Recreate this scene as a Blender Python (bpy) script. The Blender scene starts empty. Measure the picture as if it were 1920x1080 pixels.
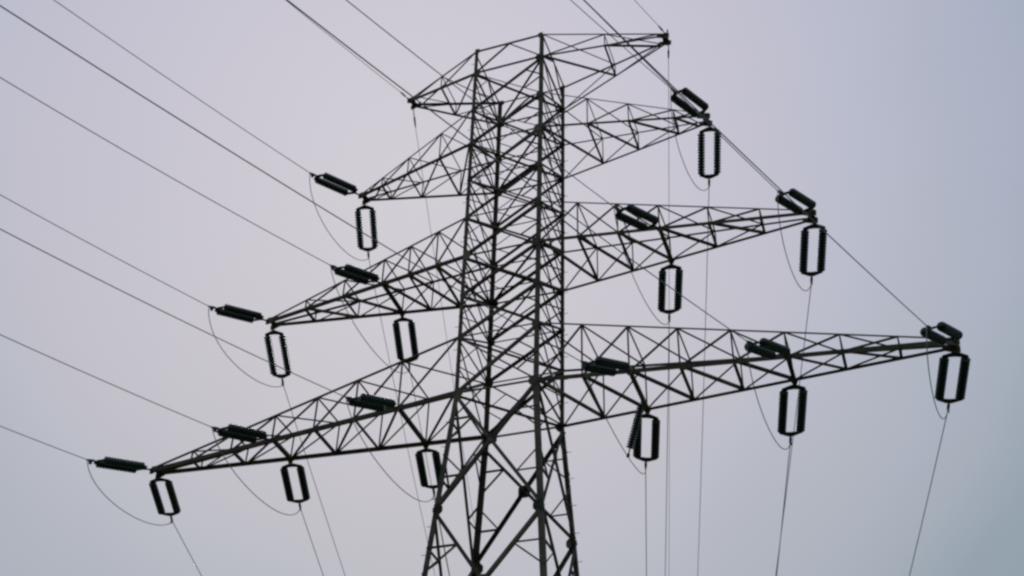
import bpy, bmesh, math, random
from mathutils import Vector, Matrix
from math import sin, cos, tan, atan2, asin, radians

random.seed(7)
S = bpy.context.scene
C = S.collection
DZ = 12.5                                   # height of the survey datum above the ground

# ------------------------------------------------------------------ camera
YAW, PITCH, ROLL, F_PX = -0.40673, 0.66154, 0.06577, 2246.84
SHX, SHY = -99.187, 16.692
fwd = Vector((sin(YAW) * cos(PITCH), cos(YAW) * cos(PITCH), sin(PITCH)))
right0 = Vector((cos(YAW), -sin(YAW), 0.0))
up0 = right0.cross(fwd)
cam_r = cos(ROLL) * right0 + sin(ROLL) * up0
cam_u = -sin(ROLL) * right0 + cos(ROLL) * up0
cam = bpy.data.cameras.new("camera")
cam.sensor_width = 36.0
cam.lens = F_PX / 1920.0 * 36.0
cam.shift_x = -SHX / 1920.0
cam.shift_y = SHY / 1920.0
cam.clip_start = 0.1
cam.clip_end = 6000.0
cam_ob = bpy.data.objects.new("camera", cam)
M = Matrix((cam_r, cam_u, -fwd)).transposed().to_4x4()
M.translation = Vector((10.10109, -27.74282, -10.90622 + DZ))
cam_ob.matrix_world = M
C.objects.link(cam_ob)
S.camera = cam_ob

# ------------------------------------------------------------------ sky and sun: a veiled sun behind the tower
GLOW = (fwd + cam_r * ((780 - 960 - SHX) / F_PX) + cam_u * ((540 - (330 - SHY)) / F_PX)).normalized()
SUN_EL = asin(GLOW.z)
SUN_ROT = atan2(GLOW.x, GLOW.y)
W = bpy.data.worlds.new("World")
S.world = W
W.use_nodes = True
nt = W.node_tree
nt.nodes.clear()
N = nt.nodes.new
L = nt.links.new
out = N("ShaderNodeOutputWorld")
bg = N("ShaderNodeBackground")
bg.inputs["Strength"].default_value = 0.1
sky = N("ShaderNodeTexSky")
sky.sky_type = 'NISHITA'
sky.sun_disc = False
sky.sun_elevation = SUN_EL
sky.sun_rotation = SUN_ROT
sky.dust_density = 6.0
tc = N("ShaderNodeTexCoord")
dot = N("ShaderNodeVectorMath"); dot.operation = 'DOT_PRODUCT'
dot.inputs[1].default_value = GLOW
nrm = N("ShaderNodeVectorMath"); nrm.operation = 'NORMALIZE'
L(tc.outputs["Generated"], nrm.inputs[0])
L(nrm.outputs[0], dot.inputs[0])
acs = N("ShaderNodeMath"); acs.operation = 'ARCCOSINE'; acs.use_clamp = False
L(dot.outputs["Value"], acs.inputs[0])
# large soft cloud variation of the veil
noise = N("ShaderNodeTexNoise")
noise.inputs["Scale"].default_value = 3.2
noise.inputs["Detail"].default_value = 3.0
noise.inputs["Roughness"].default_value = 0.45
L(nrm.outputs[0], noise.inputs["Vector"])
nadd = N("ShaderNodeMath"); nadd.operation = 'MULTIPLY_ADD'
nadd.inputs[1].default_value = 0.13
L(noise.outputs["Fac"], nadd.inputs[0])
nsub = N("ShaderNodeMath"); nsub.operation = 'ADD'; nsub.inputs[1].default_value = -0.065
L(acs.outputs[0], nadd.inputs[2])
L(nadd.outputs[0], nsub.inputs[0])
scl = N("ShaderNodeMath"); scl.operation = 'DIVIDE'; scl.inputs[1].default_value = radians(90.0)
L(nsub.outputs[0], scl.inputs[0])
ramp = N("ShaderNodeValToRGB")


def lin(c):
    c = c / 255.0
    return c / 12.92 if c <= 0.04045 else ((c + 0.055) / 1.055) ** 2.4


STOPS = [(0.0, (202, 199, 206)), (5.5, (201, 198, 206)), (12.0, (197, 195, 205)), (17.5, (191, 190, 202)), (20.0, (185, 188, 202)),
         (24.0, (176, 181, 195)), (26.5, (171, 178, 194)), (28.5, (165, 174, 189)), (31.5, (149, 163, 179)), (45.0, (137, 153, 171)), (90.0, (126, 144, 161))]
el = ramp.color_ramp.elements
while len(el) < len(STOPS):
    el.new(0.5)
for e, (a, c) in zip(el, STOPS):
    e.position = a / 90.0
    e.color = (lin(c[0]), lin(c[1]), lin(c[2]), 1.0)
L(scl.outputs[0], ramp.inputs["Fac"])
mul = N("ShaderNodeVectorMath"); mul.operation = 'SCALE'
mul.inputs["Scale"].default_value = 10.0
# the haze is more neutral towards the horizon and bluer overhead
sep = N("ShaderNodeSeparateXYZ")
L(nrm.outputs[0], sep.inputs[0])
elev = N("ShaderNodeMapRange"); elev.interpolation_type = 'SMOOTHSTEP'
elev.inputs["From Min"].default_value = 0.38
elev.inputs["From Max"].default_value = 0.80
L(sep.outputs["Z"], elev.inputs["Value"])
tint = N("ShaderNodeMix"); tint.data_type = 'RGBA'
tint.inputs[6].default_value = (1.0, 0.992, 0.945, 1)
tint.inputs[7].default_value = (1.0, 1.0, 1.045, 1)
L(elev.outputs["Result"], tint.inputs["Factor"])
tm = N("ShaderNodeVectorMath"); tm.operation = 'MULTIPLY'
L(ramp.outputs["Color"], tm.inputs[0])
L(tint.outputs[2], tm.inputs[1])
L(tm.outputs[0], mul.inputs[0])
mix = N("ShaderNodeMix"); mix.data_type = 'RGBA'
mix.inputs["Factor"].default_value = 0.008
L(mul.outputs[0], mix.inputs[6])
L(sky.outputs["Color"], mix.inputs[7])
L(mix.outputs[2], bg.inputs["Color"])
L(bg.outputs[0], out.inputs["Surface"])

sun = bpy.data.lights.new("sun", 'SUN')
sun.energy = 0.8
sun.angle = radians(14.0)
sun.color = (1.0, 0.96, 0.9)
sun_ob = bpy.data.objects.new("sun", sun)
sun_ob.rotation_euler = GLOW.to_track_quat('Z', 'Y').to_euler()
sun_ob.location = GLOW * 80
C.objects.link(sun_ob)

S.view_settings.view_transform = 'Standard'
S.view_settings.look = 'None'
S.view_settings.exposure = 0.0
S.view_settings.gamma = 1.0
S.view_settings.use_curve_mapping = False
S.render.engine = 'CYCLES'
S.cycles.filter_width = 2.6

# ------------------------------------------------------------------ materials


def material(name, base, rough, spots=None, scale=3.0, metallic=0.0, spec=0.5, vary=0.0):
    m = bpy.data.materials.new(name)
    m.use_nodes = True
    n = m.node_tree.nodes
    b = n["Principled BSDF"]
    b.inputs["Roughness"].default_value = rough
    b.inputs["Metallic"].default_value = metallic
    b.inputs["Specular IOR Level"].default_value = spec
    t = n.new("ShaderNodeTexCoord")
    no = n.new("ShaderNodeTexNoise")
    no.inputs["Scale"].default_value = scale
    no.inputs["Detail"].default_value = 6.0
    r = n.new("ShaderNodeValToRGB")
    r.color_ramp.elements[0].position = 0.35
    r.color_ramp.elements[1].position = 0.68
    r.color_ramp.elements[0].color = (*base, 1)
    r.color_ramp.elements[1].color = (*(spots or [c * 1.35 for c in base]), 1)
    lk = m.node_tree.links.new
    lk(t.outputs["Object"], no.inputs["Vector"])
    lk(no.outputs["Fac"], r.inputs["Fac"])
    if vary:                                   # members weather differently from one another
        oi = n.new("ShaderNodeObjectInfo")
        mr = n.new("ShaderNodeMapRange")
        mr.inputs["To Min"].default_value = 1.0 - vary * 0.5
        mr.inputs["To Max"].default_value = 1.0 + vary
        lk(oi.outputs["Random"], mr.inputs["Value"])
        sc_ = n.new("ShaderNodeVectorMath"); sc_.operation = 'SCALE'
        lk(r.outputs["Color"], sc_.inputs[0])
        lk(mr.outputs["Result"], sc_.inputs["Scale"])
        lk(sc_.outputs[0], b.inputs["Base Color"])
    else:
        lk(r.outputs["Color"], b.inputs["Base Color"])
    bp = n.new("ShaderNodeBump")
    bp.inputs["Strength"].default_value = 0.15
    lk(no.outputs["Fac"], bp.inputs["Height"])
    lk(bp.outputs["Normal"], b.inputs["Normal"])
    return m


STEEL = material("weathered_steel", (0.066, 0.060, 0.044), 0.75, (0.135, 0.108, 0.072), 2.2, spec=0.18, vary=0.75)
STEEL_G = material("galvanised_steel", (0.075, 0.078, 0.075), 0.6, (0.10, 0.10, 0.095), 3.0, spec=0.3)
GLASS = material("dark_green_porcelain", (0.020, 0.036, 0.030), 0.25, (0.032, 0.045, 0.034), 8.0, spec=0.5, vary=0.5)
FITTING = material("dull_fitting_metal", (0.05, 0.052, 0.052), 0.55, None, 6.0, spec=0.3)
WIRE = material("weathered_aluminium", (0.32, 0.32, 0.345), 0.6, (0.38, 0.38, 0.40), 1.5, spec=0.3)
GRASS = material("rough_grass", (0.045, 0.065, 0.025), 0.95, (0.07, 0.085, 0.035), 0.4, spec=0.1)

# ------------------------------------------------------------------ helpers


def link(name, bm, mat, parent=None):
    me = bpy.data.meshes.new(name)
    bm.normal_update()
    bm.to_mesh(me)
    bm.free()
    me.materials.append(mat)
    o = bpy.data.objects.new(name, me)
    C.objects.link(o)
    if parent is not None:
        o.parent = parent
    return o


def share(name, me, parent=None):
    o = bpy.data.objects.new(name, me)
    C.objects.link(o)
    if parent is not None:
        o.parent = parent
    return o


def tag(o, label=None, cat=None, group=None, kind=None):
    for k, v in (("label", label), ("category", cat), ("group", group), ("kind", kind)):
        if v:
            o[k] = v
    return o


def empty(name, loc=(0, 0, 0)):
    e = bpy.data.objects.new(name, None)
    e.empty_display_size = 0.3
    e.location = loc
    C.objects.link(e)
    return e


_shift = [0]


def add_angle(bm, p, q, size, normal, ext=0.0, jog=True):
    """An L-section steel bar from p to q; one flange lies in the face whose outward normal is given."""
    p, q = Vector(p), Vector(q)
    d = (q - p).normalized()
    p, q = p - d * ext, q + d * ext
    n = Vector(normal)
    n = n - d * n.dot(d)
    if n.length < 1e-4:
        n = d.orthogonal()
    n.normalize()
    s = d.cross(n).normalized()
    t = max(size * 0.13, 0.008)
    if jog:
        _shift[0] = (_shift[0] + 1) % 7
        off = n * (0.0037 * _shift[0])
        p, q = p + off, q + off
    h = size / 2
    prof = [(-h, 0), (h, 0), (h, -t), (-h + t, -t), (-h + t, -size), (-h, -size)]
    v0 = [bm.verts.new(p + s * a + n * b) for a, b in prof]
    v1 = [bm.verts.new(q + s * a + n * b) for a, b in prof]
    k = len(prof)
    for i in range(k):
        j = (i + 1) % k
        bm.faces.new((v0[i], v0[j], v1[j], v1[i]))
    bm.faces.new(v0[::-1])
    bm.faces.new(v1)


def angle_bar(name, p, q, size, normal, parent, mat=None, ext=0.0):
    bm = bmesh.new()
    add_angle(bm, p, q, size, normal, ext)
    return link(name, bm, mat or STEEL, parent)


def add_plate(bm, c, u, v, n, pts, th):
    """A flat plate of real thickness: outline pts in the u,v plane about c."""
    c, u, v, n = Vector(c), Vector(u).normalized(), Vector(v).normalized(), Vector(n).normalized()
    a = [bm.verts.new(c + u * x + v * y + n * th / 2) for x, y in pts]
    b = [bm.verts.new(c + u * x + v * y - n * th / 2) for x, y in pts]
    k = len(pts)
    bm.faces.new(a)
    bm.faces.new(b[::-1])
    for i in range(k):
        j = (i + 1) % k
        bm.faces.new((a[i], b[i], b[j], a[j]))


def add_tube(bm, pts, r, sides=6, r_list=None):
    pts = [Vector(p) for p in pts]
    rings = []
    ref = None
    for i, p in enumerate(pts):
        d = (pts[min(i + 1, len(pts) - 1)] - pts[max(i - 1, 0)]).normalized()
        if ref is None:
            ref = d.orthogonal().normalized()
        a = (ref - d * ref.dot(d)).normalized()
        ref = a
        b = d.cross(a)
        rr = r_list[i] if r_list else r
        rings.append([bm.verts.new(p + (a * cos(2 * math.pi * k / sides) + b * sin(2 * math.pi * k / sides)) * rr) for k in range(sides)])
    for r0, r1 in zip(rings, rings[1:]):
        for k in range(sides):
            j = (k + 1) % sides
            f = bm.faces.new((r0[k], r0[j], r1[j], r1[k]))
            f.smooth = True
    bm.faces.new(rings[0][::-1])
    bm.faces.new(rings[-1])


# ------------------------------------------------------------------ ground (below the frame, gives the bounce light)
bm = bmesh.new()
bmesh.ops.create_circle(bm, cap_ends=True, segments=64, radius=3000.0)
gr = link("ground", bm, GRASS)
tag(gr, kind="structure")

# ------------------------------------------------------------------ tower geometry
Z = dict(t1=22.74907, b1=21.59707, t2=19.72863, b2=18.08706, t3=14.74125, b3=13.11378, t4=9.98573, b4=8.0)
LEN = {1: 4.88349, 2: 6.198, 3: 9.00127, 4: 12.12185}
EZ = {1: 22.43384, 2: 18.01544, 3: 13.05728, 4: 7.81456}
OFF = {1: 0.56239, 2: 0.3511, 3: 0.26416, 4: 0.06655}
W4, DW, WY = 1.25, 0.00247, 1.01803
FLARE = (1.52383 - 1.25) / (8.0 - 4.07013)


def half(z):
    return W4 + DW * (z - 8.0) if z >= 8.0 else W4 + FLARE * (8.0 - z)


LEGS = {'A': (-1, -1), 'B': (-1, 1), 'C': (1, -1), 'D': (1, 1)}


def leg_pt(q, z):
    sx, sy = LEGS[q]
    w = half(z)
    return Vector((sx * w, sy * w * WY, z + DZ))


tower = empty("lattice_tower", (0, 0, 0))
tag(tower, "dark steel lattice transmission tower with four pairs of crossarms carrying insulators", "pylon")

FACES = [('A', 'C', (0, -1, 0)), ('B', 'D', (0, 1, 0)), ('A', 'B', (-1, 0, 0)), ('C', 'D', (1, 0, 0))]

# legs: heavy angles, kinked at the lowest crossarm, with step bolts on two of them
bolt_bm = bmesh.new()
add_tube(bolt_bm, [(0, 0, 0), (0.12, 0, 0), (0.122, 0, 0), (0.135, 0, 0)], 0.008, 6, [0.008, 0.008, 0.015, 0.015])
bolt_me = bpy.data.meshes.new("step_bolt")
bolt_bm.to_mesh(bolt_me); bolt_bm.free()
bolt_me.materials.append(STEEL_G)
for q, (sx, sy) in LEGS.items():
    bm = bmesh.new()
    diag = Vector((-sx, -sy, 0)).normalized()
    zs = [Z['t1'] + 0.06, 8.0, -DZ - 0.3]
    for z1, z0 in zip(zs, zs[1:]):
        p, r = leg_pt(q, z1), leg_pt(q, z0)
        d = (r - p).normalized()
        size = 0.125 if z1 > 8.1 else 0.15
        t = 0.02
        ux = Vector((-sx, 0, 0)); uy = Vector((0, -sy, 0))
        ux = (ux - d * ux.dot(d)).normalized(); uy = (uy - d * uy.dot(d)).normalized()
        prof = [(0, 0), (size, 0), (size, t), (t, t), (t, size), (0, size)]
        v0 = [bm.verts.new(p + ux * a + uy * b) for a, b in prof]
        v1 = [bm.verts.new(r + ux * a + uy * b) for a, b in prof]
        for i in range(6):
            j = (i + 1) % 6
            bm.faces.new((v0[i], v0[j], v1[j], v1[i]))
        bm.faces.new(v0); bm.faces.new(v1[::-1])
    bmesh.ops.recalc_face_normals(bm, faces=bm.faces)
    lg = link("leg", bm, STEEL, tower)
    if q in 'AD':
        z = 22.2
        k = 0
        while z > 2.0:
            b = share("step_bolt", bolt_me, lg)
            b.location = leg_pt(q, z) + Vector((-sx * 0.07, 0, 0)) if k % 2 else leg_pt(q, z) + Vector((0, -sy * 0.07, 0))
            b.rotation_euler = (0, 0, (math.pi / 2 * sy) if k % 2 else (0 if sx > 0 else math.pi))
            z -= 0.42
            k += 1

# bracing of the four faces
mid23 = 0.5 * (Z['b2'] + Z['t3'])
mid34 = 0.5 * (Z['b3'] + Z['t4'])
PANELS = [('t1', 'b1'), ('b1', 't2'), ('t2', 'b2'), ('b2', mid23), (mid23, 't3'), ('t3', 'b3'), ('b3', mid34), (mid34, 't4'), ('t4', 'b4')]


def zz(v):
    return Z[v] if isinstance(v, str) else v


for a, b, n in FACES:
    main = n[1] != 0
    for hi, lo in PANELS:
        h, l = zz(hi), zz(lo)
        # rising towards C/D (or the far side) is the heavier diagonal
        if hi == 't1':
            m = leg_pt(a, h).lerp(leg_pt(b, h), 0.5)
            angle_bar("brace", m, leg_pt(a, l), 0.05, n, tower)
            angle_bar("brace", m, leg_pt(b, l), 0.05, n, tower)
            continue
        angle_bar("brace", leg_pt(b, h), leg_pt(a, l), (0.085 if hi in ('t2', 'b3', 't3') or lo in ('t4', 'b4') else 0.07) if main else 0.05, n, tower)
        angle_bar("brace", leg_pt(a, h), leg_pt(b, l), (0.07 if hi == 't3' else 0.035 if hi in ('b1', 't2') else 0.05) if main else 0.042, n, tower)
    for k in Z:
        angle_bar("strut", leg_pt(a, Z[k]), leg_pt(b, Z[k]), 0.085 if k in ('t1', 'b1') and n[1] < 0 else 0.07 if k[0] == 'b' else 0.05, n, tower)
    for m in (mid23, mid34):
        angle_bar("strut", leg_pt(a, m), leg_pt(b, m), 0.045 if main else 0.055, n, tower)
    for hi, lo in PANELS[1:]:
        m = 0.5 * (zz(hi) + zz(lo))
        if not main:
            angle_bar("redundant_bar", leg_pt(a, m), leg_pt(b, m), 0.04, n, tower)
        else:
            for f0, f1, dz in ((0.0, 0.25, 0.25), (1.0, 0.75, 0.25)):
                q0 = leg_pt(a, m).lerp(leg_pt(b, m), f0)
                zq = m + (zz(hi) - zz(lo)) * dz
                angle_bar("redundant_bar", q0, leg_pt(a, zq).lerp(leg_pt(b, zq), f1), 0.036, n, tower)
                zq = m - (zz(hi) - zz(lo)) * dz
                angle_bar("redundant_bar", q0, leg_pt(a, zq).lerp(leg_pt(b, zq), f1), 0.036, n, tower)
# plan bracing inside the body at the crossarm levels
for k in ('b1', 'b2', 'b3', 'b4'):
    z = Z[k] - 0.03
    angle_bar("plan_brace", leg_pt('A', z), leg_pt('D', z), 0.06, (0, 0, 1), tower)
    angle_bar("plan_brace", leg_pt('B', z), leg_pt('C', z), 0.06, (0, 0, 1), tower)
for m in (mid23, mid34):
    angle_bar("plan_brace", leg_pt('A', m), leg_pt('D', m), 0.045, (0, 0, 1), tower)
    angle_bar("plan_brace", leg_pt('B', m), leg_pt('C', m), 0.045, (0, 0, 1), tower)
for k in ('t2', 't3', 't4'):
    angle_bar("plan_brace", leg_pt('A', Z[k] - 0.03), leg_pt('D', Z[k] - 0.03), 0.05, (0, 0, 1), tower)

# splayed lower body
DROP = {'A': 0.10, 'B': -0.17, 'C': -0.18, 'D': 0.25}
LOWER = [8.0, 4.07, -0.6, -6.4, -DZ]
for i, (h, l) in enumerate(zip(LOWER, LOWER[1:])):
    hz = {q: h + (DROP[q] if i > 0 else 0) for q in LEGS}
    lz = {q: l + (DROP[q] if i < 3 else 0) for q in LEGS}
    for a, b, n in FACES:
        pa, pb, qa, qb = leg_pt(a, hz[a]), leg_pt(b, hz[b]), leg_pt(a, lz[a]), leg_pt(b, lz[b])
        if i == 0 and n[1] > 0:
            pa, pb = leg_pt(a, h - 0.36), leg_pt(b, h - 0.2)
        s = 0.1 if n[1] else 0.085
        angle_bar("brace", pb, qa, s, n, tower)
        angle_bar("brace", pa, qb, s, n, tower)
        # crossing point of the two diagonals and the light redundant members
        wa = (pa - pb).length; wb = (qa - qb).length
        t = wa / (wa + wb)
        x = (pb.lerp(qa, t) + pa.lerp(qb, t)) / 2
        bm = bmesh.new()
        side = Vector((1, 0, 0)) if n[1] else Vector((0, 1, 0))
        g = 1.2 if i == 0 and n[1] > 0 else 1.0
        add_plate(bm, x + Vector(n) * 0.012, side * 1.0, (0, 0, 1), n, [(u_ * g, v_ * g) for u_, v_ in [(-0.15, -0.1), (-0.1, -0.17), (0.1, -0.17), (0.15, -0.1), (0.15, 0.1), (0.1, 0.17), (-0.1, 0.17), (-0.15, 0.1)]], 0.014)
        link("gusset_plate", bm, STEEL, tower)
        if i < 3:
            for (p, q, legq) in ((pa, x, a), (pb, x, b), (x, qa, a), (x, qb, b)):
                m = (p + q) / 2
                angle_bar("redundant_bar", m, leg_pt(legq, m.z - DZ), 0.05, n, tower)
                angle_bar("redundant_bar", m, leg_pt(legq, m.z - DZ + (-0.75 if p in (pa, pb) else 0.75)), 0.045, n, tower)
        if i > 1:
            angle_bar("strut", pa, pb, 0.08, n, tower)

# gusset plates where the crossarms and diagonals meet the legs
for k in list(Z) + ['m1', 'm2', 'foot']:
    z = Z.get(k, {'m1': mid23, 'm2': mid34}.get(k, 4.07))
    for q, (sx, sy) in LEGS.items():
        c = leg_pt(q, z + (DROP[q] if k == 'foot' else 0))
        g = 0.19 if k == 'foot' and q in 'BD' else 0.17 if k[0] in 'bf' else 0.13
        bm = bmesh.new()
        add_plate(bm, c + Vector((-sx * g * 0.55, sy * 0.014, 0)), (-sx, 0, 0), (0, 0, 1), (0, sy, 0),
                  [(-g * 0.5, -g), (g * 0.45, -g), (g, -g * 0.4), (g, g * 0.4), (g * 0.45, g), (-g * 0.5, g)], 0.012)
        link("gusset_plate", bm, STEEL, tower)

# ------------------------------------------------------------------ crossarms
NODES = {
    (1, -1): [0.5], (1, 1): [0.5],
    (2, -1): [0.27, 0.56, 0.8], (2, 1): [0.28, 0.53, 0.8],
    (3, -1): [0.13, 0.265, 0.39695, 0.60, 0.80], (3, 1): [0.145, 0.295, 0.44961, 0.63, 0.815],
    (4, -1): [0.171, 0.31, 0.44, 0.57886, 0.72, 0.86], (4, 1): [0.115, 0.23421, 0.36, 0.49, 0.61763, 0.745, 0.875],
}
ARM_WORD = {1: "short topmost", 2: "upper", 3: "middle", 4: "long lowest"}
SIDE = {-1: "left", 1: "right"}


def arm_tip(n, s, y=0.0):
    return Vector((s * LEN[n] + OFF[n], y, EZ[n] + DZ))


def chord(n, s, top, far, t):
    z = Z[('t%d' if top else 'b%d') % n]
    w = half(z)
    a = Vector((s * w, far * w * WY, z + DZ))
    b = arm_tip(n, s, far * 0.15)
    if top:
        b.z += 0.07
    return a.lerp(b, t)


for n in (1, 2, 3, 4):
    for s in (-1, 1):
        big = {1: 0.07, 2: 0.075, 3: 0.1, 4: 0.125}[n]
        bm = bmesh.new()
        for far in (-1, 1):
            add_angle(bm, chord(n, s, False, far, 0), chord(n, s, False, far, 1), big * (1.0 if far < 0 else 0.8), (0, far, -0.3), 0.03)
            add_angle(bm, chord(n, s, True, far, 0), chord(n, s, True, far, 1), big * ((0.42 if far < 0 else 0.6) if n > 1 else (0.65 if far < 0 else 1.05)), (0, far, 0.3), 0.03)
        arm = link("crossarm", bm, STEEL, tower)
        arm["label"] = "%s crossarm reaching out to the %s" % (ARM_WORD[n], SIDE[s])
        # tip box with its hanger plates
        tip = arm_tip(n, s)
        bm = bmesh.new()
        for far in (-1, 1):
            add_plate(bm, tip + Vector((0, far * 0.17, 0.0)), (s, 0, 0), (0, 0, 1), (0, 1, 0),
                      [(-0.34, -0.02), (-0.02, -0.16), (0.08, -0.14), (0.1, 0.04), (0.02, 0.12), (-0.34, 0.12)], 0.016)
        add_plate(bm, tip + Vector((-0.08 * s, 0, 0.02)), (1, 0, 0), (0, 1, 0), (0, 0, 1), [(-0.1, -0.16), (0.1, -0.16), (0.1, 0.16), (-0.1, 0.16)], 0.016)
        link("tip_plate", bm, STEEL, arm)
        if n == 1:
            bm = bmesh.new()
            add_angle(bm, tip + Vector((0.02 * s, 0, 0.0)), tip + Vector((0.02 * s, 0, 0.48 if s > 0 else 0.26)), 0.05, (0, -1, 0))
            link("peak_horn", bm, STEEL, arm)
        nodes = [0.0] + NODES[(n, s)] + [1.0]
        last = len(nodes) - 1
        lace = {1: 0.045, 2: 0.046, 3: 0.055, 4: 0.06}[n]
        for i, t in enumerate(nodes):
            if i == last:
                continue
            N0, F0 = chord(n, s, False, -1, t), chord(n, s, False, 1, t)
            TN, TF = chord(n, s, True, -1, t), chord(n, s, True, 1, t)
            attach = (n == 3 and i == 3) or (n == 4 and ((s < 0 and i in (1, 4)) or (s > 0 and i in (2, 5))))
            if i > 0:
                sz = 0.11 if attach else (lace * 1.35 if s > 0 or i % 2 else lace)
                angle_bar("cross_beam", N0, F0, sz, (0, 0, -1), arm, ext=0.06 if attach else 0.0)
                if n > 1 or i == 1:
                    angle_bar("cross_beam", TN, TF, lace * 0.62, (0, 0, 1), arm)
                angle_bar("lacing_bar", TN, N0, lace * 0.7, (0, -1, 0), arm)
                angle_bar("lacing_bar", TF, F0, lace * 0.6, (0, 1, 0), arm)
            # bottom face: near node to the next far node
            if i < last - 1 or n < 3:
                t2 = nodes[i + 1] if i + 1 < last else 0.93
                if (n, s) == (3, -1):
                    angle_bar("lacing_bar", chord(n, s, False, -1, t2), F0, lace * 1.35, (0, 0, -1), arm)
                else:
                    angle_bar("lacing_bar", N0, chord(n, s, False, 1, t2), lace * (1.35 if i < 5 else 0.9), (0, 0, -1), arm)
                # top face
                if s > 0:
                    angle_bar("lacing_bar", TN, chord(n, s, True, 1, t2), lace * 0.58, (0, 0, 1), arm)
                else:
                    angle_bar("lacing_bar", chord(n, s, True, -1, t2), TF, lace * 0.58, (0, 0, 1), arm)
                # side faces
                if s > 0:
                    angle_bar("lacing_bar", chord(n, s, True, -1, t2), N0, lace * 0.8, (0, -1, 0), arm)
                    angle_bar("lacing_bar", chord(n, s, True, 1, t2), F0, lace * 0.6, (0, 1, 0), arm)
                else:
                    angle_bar("lacing_bar", TN, chord(n, s, False, -1, t2), lace * 0.8, (0, -1, 0), arm)
                    angle_bar("lacing_bar", TF, chord(n, s, False, 1, t2), lace * 0.6, (0, 1, 0), arm)
            if attach:
                for P, fy in ((N0, -1), (F0, 1)):
                    bm = bmesh.new()
                    add_plate(bm, P + Vector((0, fy * 0.03, -0.02)), (1, 0, 0), (0, 0, 1), (0, 1, 0), [(-0.13, 0.06), (-0.04, -0.13), (0.04, -0.13), (0.13, 0.06)], 0.016)
                    link("hanger_plate", bm, STEEL, arm)

# ------------------------------------------------------------------ insulators
CLAMP = {'4Lt0': [-12.853, -2.32, 7.099], '4Lm0': [-8.167, -2.827, 7.145], '4Li0': [-3.646, -3.261, 7.073], '4Ri0': [3.055, -3.108, 7.018], '4Rm0': [7.247, -2.723, 7.059], '4Rt0': [11.473, -2.285, 6.929],
         '3Lt0': [-9.691, -2.259, 12.352], '3Lm0': [-4.917, -3.016, 12.3], '3Rm0': [4.021, -2.914, 12.33], '3Rt0': [8.508, -2.294, 12.229], '2Lt0': [-6.708, -2.324, 17.394], '2Rt0': [5.818, -2.337, 17.28],
         '4Lt1': [-12.701, 2.274, 7.293], '4Lm1': [-8.148, 2.746, 7.369], '4Li1': [-3.646, 3.241, 7.488], '4Ri1': [3.214, 3.102, 7.275], '4Rm1': [7.491, 2.682, 7.17], '4Rt1': [11.75, 2.326, 7.294],
         '3Lt1': [-9.184, 2.109, 11.981], '3Lm1': [-4.772, 2.913, 12.327], '3Rm1': [4.267, 2.849, 12.35], '3Rt1': [8.786, 2.264, 12.351], '2Lt1': [-6.478, 2.133, 17.084], '2Rt1': [6.049, 2.193, 17.135]}
WIRES = {'2Lt0': [-0.31176, 0.13526, 0.00209], '2Rt0': [-0.3557, 0.16362, 0.00267], '3Lt0': [-0.31487, 0.12625, 0.00233], '3Lm0': [-0.34519, 0.15345, 0.00295], '3Rt0': [-0.32258, 0.15243, 0.00231],
         '3Rm0': [-0.34073, 0.15498, 0.00242], '4Lt0': [-0.32235, 0.11745, 0.00271], '4Lm0': [-0.32727, 0.12835, 0.00261], '4Li0': [-0.34078, 0.14827, 0.00315], '4Rt0': [-0.33922, 0.154, 0.00187],
         '4Rm0': [-0.3466, 0.15424, 0.00231], '4Ri0': [-0.34467, 0.15116, 0.00188], 'gL0': [-0.30031, 0.13912, 0.00272], 'gR0': [-0.29942, 0.1504, 0.00262], '2Lt1': [-0.2411, 0.217, 0.00151],
         '2Rt1': [-0.24146, 0.21598, 0.00167], '3Lt1': [-0.21402, 0.21239, 0.00101], '3Lm1': [-0.2411, 0.217, 0.00151], '3Rt1': [-0.25748, 0.21581, 0.00134], '3Rm1': [-0.25205, 0.21657, 0.00151],
         '4Lt1': [-0.17224, 0.18829, 0.00157], '4Lm1': [-0.21479, 0.21002, 0.00153], '4Li1': [-0.2411, 0.217, 0.00151], '4Rt1': [-0.25498, 0.21384, 0.00153], '4Rm1': [-0.24781, 0.21619, 0.00151],
         '4Ri1': [-0.24875, 0.21683, 0.00151], 'gL1': [-0.24857, 0.21926, 0.00038], 'gR1': [-0.23817, 0.21584, 0.00172]}
JUMP = {'4Lt': [1.072, 0.813, -0.079], '4Lm': [1.123, 1.259, 0.072], '4Li': [1.278, 1.421, 0.047], '3Lt': [1.444, 0.764, -0.215], '3Lm': [1.367, 1.4, 0.011], '2Lt': [1.46, 1.049, -0.229],
        '4Rt': [1.206, 1.167, -0.327], '4Rm': [1.242, 1.145, -0.222], '4Ri': [1.046, 1.311, 0.164], '3Rt': [1.417, 1.416, -0.329], '3Rm': [1.418, 1.279, -0.129], '2Rt': [1.49, 1.389, -0.362]}
FRAC = {'3Lm': 0.39695, '3Rm': 0.44961, '4Lm': 0.57886, '4Rm': 0.61763, '4Li': 0.17112, '4Ri': 0.23421}


def attach_pt(key, far):
    n, s = int(key[0]), -1 if key[1] == 'L' else 1
    f = 1 if far else -1
    if key[2] == 't':
        return arm_tip(n, s, f * 0.15)
    return chord(n, s, False, f, FRAC[key])


def clamp_pt(key, far):
    return Vector(CLAMP[key + str(far)]) + Vector((0, 0, DZ))


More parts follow.
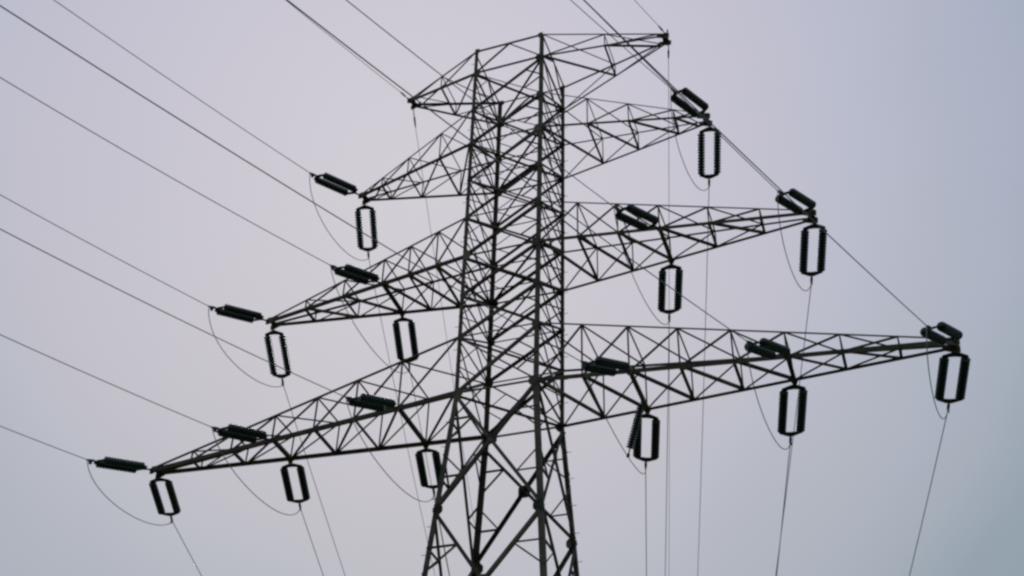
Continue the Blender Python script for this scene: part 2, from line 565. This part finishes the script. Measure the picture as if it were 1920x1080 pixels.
# one string of cap-and-pin discs along local +X, shared by all
def disc_string(length, discs, r):
    bm = bmesh.new()
    prof = []
    p = length / discs
    prof.append((0.0, 0.02))
    for i in range(discs):
        x = i * p
        prof += [(x + 0.08 * p, 0.045), (x + 0.26 * p, 0.055), (x + 0.34 * p, r * 0.66), (x + 0.56 * p, r), (x + 0.74 * p, r * 0.98), (x + 0.82 * p, r * 0.5), (x + 0.95 * p, 0.045)]
    prof.append((length, 0.02))
    add_tube(bm, [(x, 0, 0) for x, _ in prof], 0.1, 12, [q for _, q in prof])
    me = bpy.data.meshes.new("insulator_string")
    bm.to_mesh(me); bm.free()
    me.materials.append(GLASS)
    return me


STR_L, YOKE = 1.45, 0.15
string_me = disc_string(STR_L, 14, 0.127)
SEPS = {0: 0.205, 1: 0.26}
yoke_mes = {}
for far, SEP in SEPS.items():
    bm = bmesh.new()
    add_plate(bm, (0, 0, 0), (1, 0, 0), (0, 1, 0), (0, 0, 1), [(-0.05, -0.07), (0.06, -SEP - 0.06), (YOKE, -SEP - 0.07), (YOKE, -SEP + 0.07), (0.11, -SEP + 0.11), (0.095, 0.0), (0.11, SEP - 0.11), (YOKE, SEP - 0.07), (YOKE, SEP + 0.07), (0.06, SEP + 0.06), (-0.05, 0.07)], 0.025)
    bmesh.ops.triangulate(bm, faces=[f for f in bm.faces if len(f.verts) > 4])
    bmesh.ops.recalc_face_normals(bm, faces=bm.faces)
    yoke_mes[far] = bpy.data.meshes.new("yoke_plate"); bm.to_mesh(yoke_mes[far]); bm.free(); yoke_mes[far].materials.append(FITTING)
link_mes = {}
for far, ln in ((0, 2.42 - 2 * YOKE - STR_L - 0.33), (1, 2.28 - 2 * YOKE - STR_L - 0.31)):
    bm = bmesh.new()
    add_tube(bm, [(-0.03, 0, 0), (0.06, 0, 0), (0.065, 0, 0), (ln - 0.06, 0, 0), (ln - 0.055, 0, 0), (ln + 0.02, 0, 0)], 0.02, 8, [0.045, 0.045, 0.03, 0.03, 0.045, 0.045])
    me = bpy.data.meshes.new("link"); bm.to_mesh(me); bm.free(); me.materials.append(FITTING)
    link_mes[far] = (me, ln)
clamp_mes = {}
for far, ln in ((0, 0.33), (1, 0.31)):
    bm = bmesh.new()
    add_tube(bm, [(-0.03, 0, 0), (0.05, 0, 0), (0.06, 0, 0), (0.16, 0, 0), (0.24, 0, 0), (ln + 0.03, 0, 0)], 0.03, 8, [0.018, 0.018, 0.034, 0.042, 0.036, 0.02])
    add_plate(bm, (0.2, 0, -0.06), (1, 0, 0), (0, 0, 1), (0, 1, 0), [(-0.05, 0.05), (-0.03, -0.06), (0.06, -0.08), (0.09, 0.04)], 0.03)
    me = bpy.data.meshes.new("tension_clamp"); bm.to_mesh(me); bm.free(); me.materials.append(FITTING)
    clamp_mes[far] = (me, ln)

POS = {'t': "outer tip", 'm': "middle", 'i': "inner part"}


def where(key):
    arm = {2: "upper", 3: "middle", 4: "lowest"}[int(key[0])]
    side = "left" if key[1] == 'L' else "right"
    if key[2] == 't':
        return "at the tip of the %s %s crossarm" % (arm, side)
    if key[2] == 'i':
        return "nearest the tower body on the %s %s crossarm" % (arm, side)
    return "halfway along the %s %s crossarm" % (arm, side)


for key in JUMP:
    for far in (0, 1):
        a, c = attach_pt(key, far), clamp_pt(key, far)
        d = (c - a).normalized()
        y = Vector((0, 0, 1)).cross(d).normalized()
        y = Matrix.Rotation(radians(random.uniform(-7, 7)), 3, d) @ y
        z = d.cross(y).normalized()
        e = empty("twin_insulator")
        mw = Matrix((d, y, z)).transposed().to_4x4()
        mw.translation = a
        e.matrix_world = mw
        tag(e, ("dark twin insulator hanging upright " if far else "dark twin insulator slanting up-left ") + where(key), "insulator", "twin insulators on the crossarms")
        lm, ll = link_mes[far]
        share("link", lm, e)
        y1 = share("yoke_plate", yoke_mes[far], e); y1.location = (ll, 0, 0)
        for sg in (-1, 1):
            st = share("insulator_string", string_me, e)
            st.location = (ll + YOKE - 0.01, sg * SEPS[far], 0)
        y2 = share("yoke_plate", yoke_mes[far], e)
        y2.location = (ll + 2 * YOKE + STR_L - 0.02, 0, 0)
        y2.rotation_euler = (0, 0, math.pi)
        cm, cl = clamp_mes[far]
        t = share("tension_clamp", cm, e); t.location = (ll + 2 * YOKE + STR_L, 0, 0)

# earth wire fittings at the top crossarm tips
EARTH = {}
for k, s in (('gL', -1), ('gR', 1)):
    for far in (0, 1):
        a = arm_tip(1, s, 0.16 if far else -0.16)
        az = -0.2547 if far else -0.3235
        ln = (0.85 if s < 0 else 0.6) if far else 0.5
        sl = 0.32 if far else 0.0
        d = Vector((sin(az) * cos(sl), (1 if far else -1) * cos(az) * cos(sl), -sin(sl)))
        c = a + d * ln
        EARTH[k + str(far)] = c
        bm = bmesh.new()
        add_tube(bm, [a - d * 0.03, a + d * 0.12, a + d * 0.13, a + d * (ln * 0.5), a + d * (ln * 0.55), a + d * (ln * 0.9), c + d * 0.03], 0.03, 8, [0.03, 0.03, 0.018, 0.018, 0.036, 0.03, 0.016])
        o = link("earth_wire_clamp", bm, FITTING)
        tag(o, "small dark clamp %s the tip of the short topmost %s crossarm" % ("drooping behind" if far else "pointing up-left from", SIDE[s]), "clamp", "clamps at the topmost crossarm tips")

# ------------------------------------------------------------------ conductors, jumpers and earth wires


def wire_pts(start, par, far, length, n):
    az, sl, k = par
    h = Vector((sin(az), cos(az) if far else -cos(az), 0))
    out_ = []
    for i in range(n + 1):
        t = length * (i / n) ** 1.3
        out_.append(start + h * t + Vector((0, 0, -tan(sl) * t + k * t * t)))
    return out_


for key, par in WIRES.items():
    far = int(key[-1])
    base = key[:-1]
    earth = base[0] == 'g'
    st = EARTH[key] if earth else clamp_pt(base, far)
    sl, k = par[1], par[2]
    length = min(tan(sl) / k, 150.0) if far else min(tan(sl) / k, 62.0)
    bm = bmesh.new()
    add_tube(bm, wire_pts(st, par, far, length, 70), 0.0105 if earth else 0.0125, 6)
    o = link("earth_wire" if earth else "conductor", bm, WIRE)
    if earth:
        tag(o, "thin earth wire %s the tip of the topmost %s crossarm" % ("falling straight down behind" if far else "leading up-left from", "left" if base[1] == 'L' else "right"), "wire", "earth wires of the topmost crossarm")
    else:
        tag(o, ("thin conductor falling away from the insulator " if far else "thin conductor running up-left from the insulator ") + where(base), "wire", "conductors strung from the tower")

JPTS = {}
for key, (s1, s2, ex) in JUMP.items():
    P, Q = clamp_pt(key, 0), clamp_pt(key, 1)
    a = P + Vector((ex, 0, -s1)) + 0.12 * (Q - P)
    b = Q + Vector((ex, 0, -s2)) - 0.12 * (Q - P)
    pts = []
    for i in range(37):
        t = i / 36
        pts.append((1 - t) ** 3 * P + 3 * (1 - t) ** 2 * t * a + 3 * (1 - t) * t * t * b + t ** 3 * Q)
    JPTS[key] = pts
    bm = bmesh.new()
    add_tube(bm, pts, 0.013, 6)
    o = link("jumper_wire", bm, WIRE)
    tag(o, "slack wire loop joining the two insulators " + where(key), "wire", "jumper loops under the crossarms")

# the one string that holds the inner right jumper away from the tower
top = attach_pt('4Ri', 0).lerp(attach_pt('4Ri', 1), 0.72) + Vector((0, 0, -0.06))
bot = JPTS['4Ri'][21]
d = (bot - top).normalized()
ln = (bot - top).length
y = Vector((0, 0, 1)).cross(d).normalized()
mw = Matrix((d, y, d.cross(y))).transposed().to_4x4()
mw.translation = top
e = empty("jumper_support_insulator")
e.matrix_world = mw
tag(e, "single tilted insulator holding a jumper under the lowest right crossarm", "insulator")
bm = bmesh.new()
add_tube(bm, [(-0.05, 0, 0), (0.05, 0, 0), (0.055, 0, 0), (0.14, 0, 0)], 0.02, 8, [0.05, 0.05, 0.022, 0.022])
link("link", bm, FITTING, e)
st = share("insulator_string", disc_string(max(ln - 0.38, 0.4), max(int((ln - 0.38) / 0.075), 4), 0.118), e)
st.location = (0.13, 0, 0)
bm = bmesh.new()
add_tube(bm, [(ln - 0.26, 0, 0), (ln - 0.1, 0, 0), (ln - 0.07, 0, 0), (ln + 0.02, 0, 0)], 0.02, 8, [0.02, 0.02, 0.045, 0.045])
link("suspension_clamp", bm, FITTING, e)
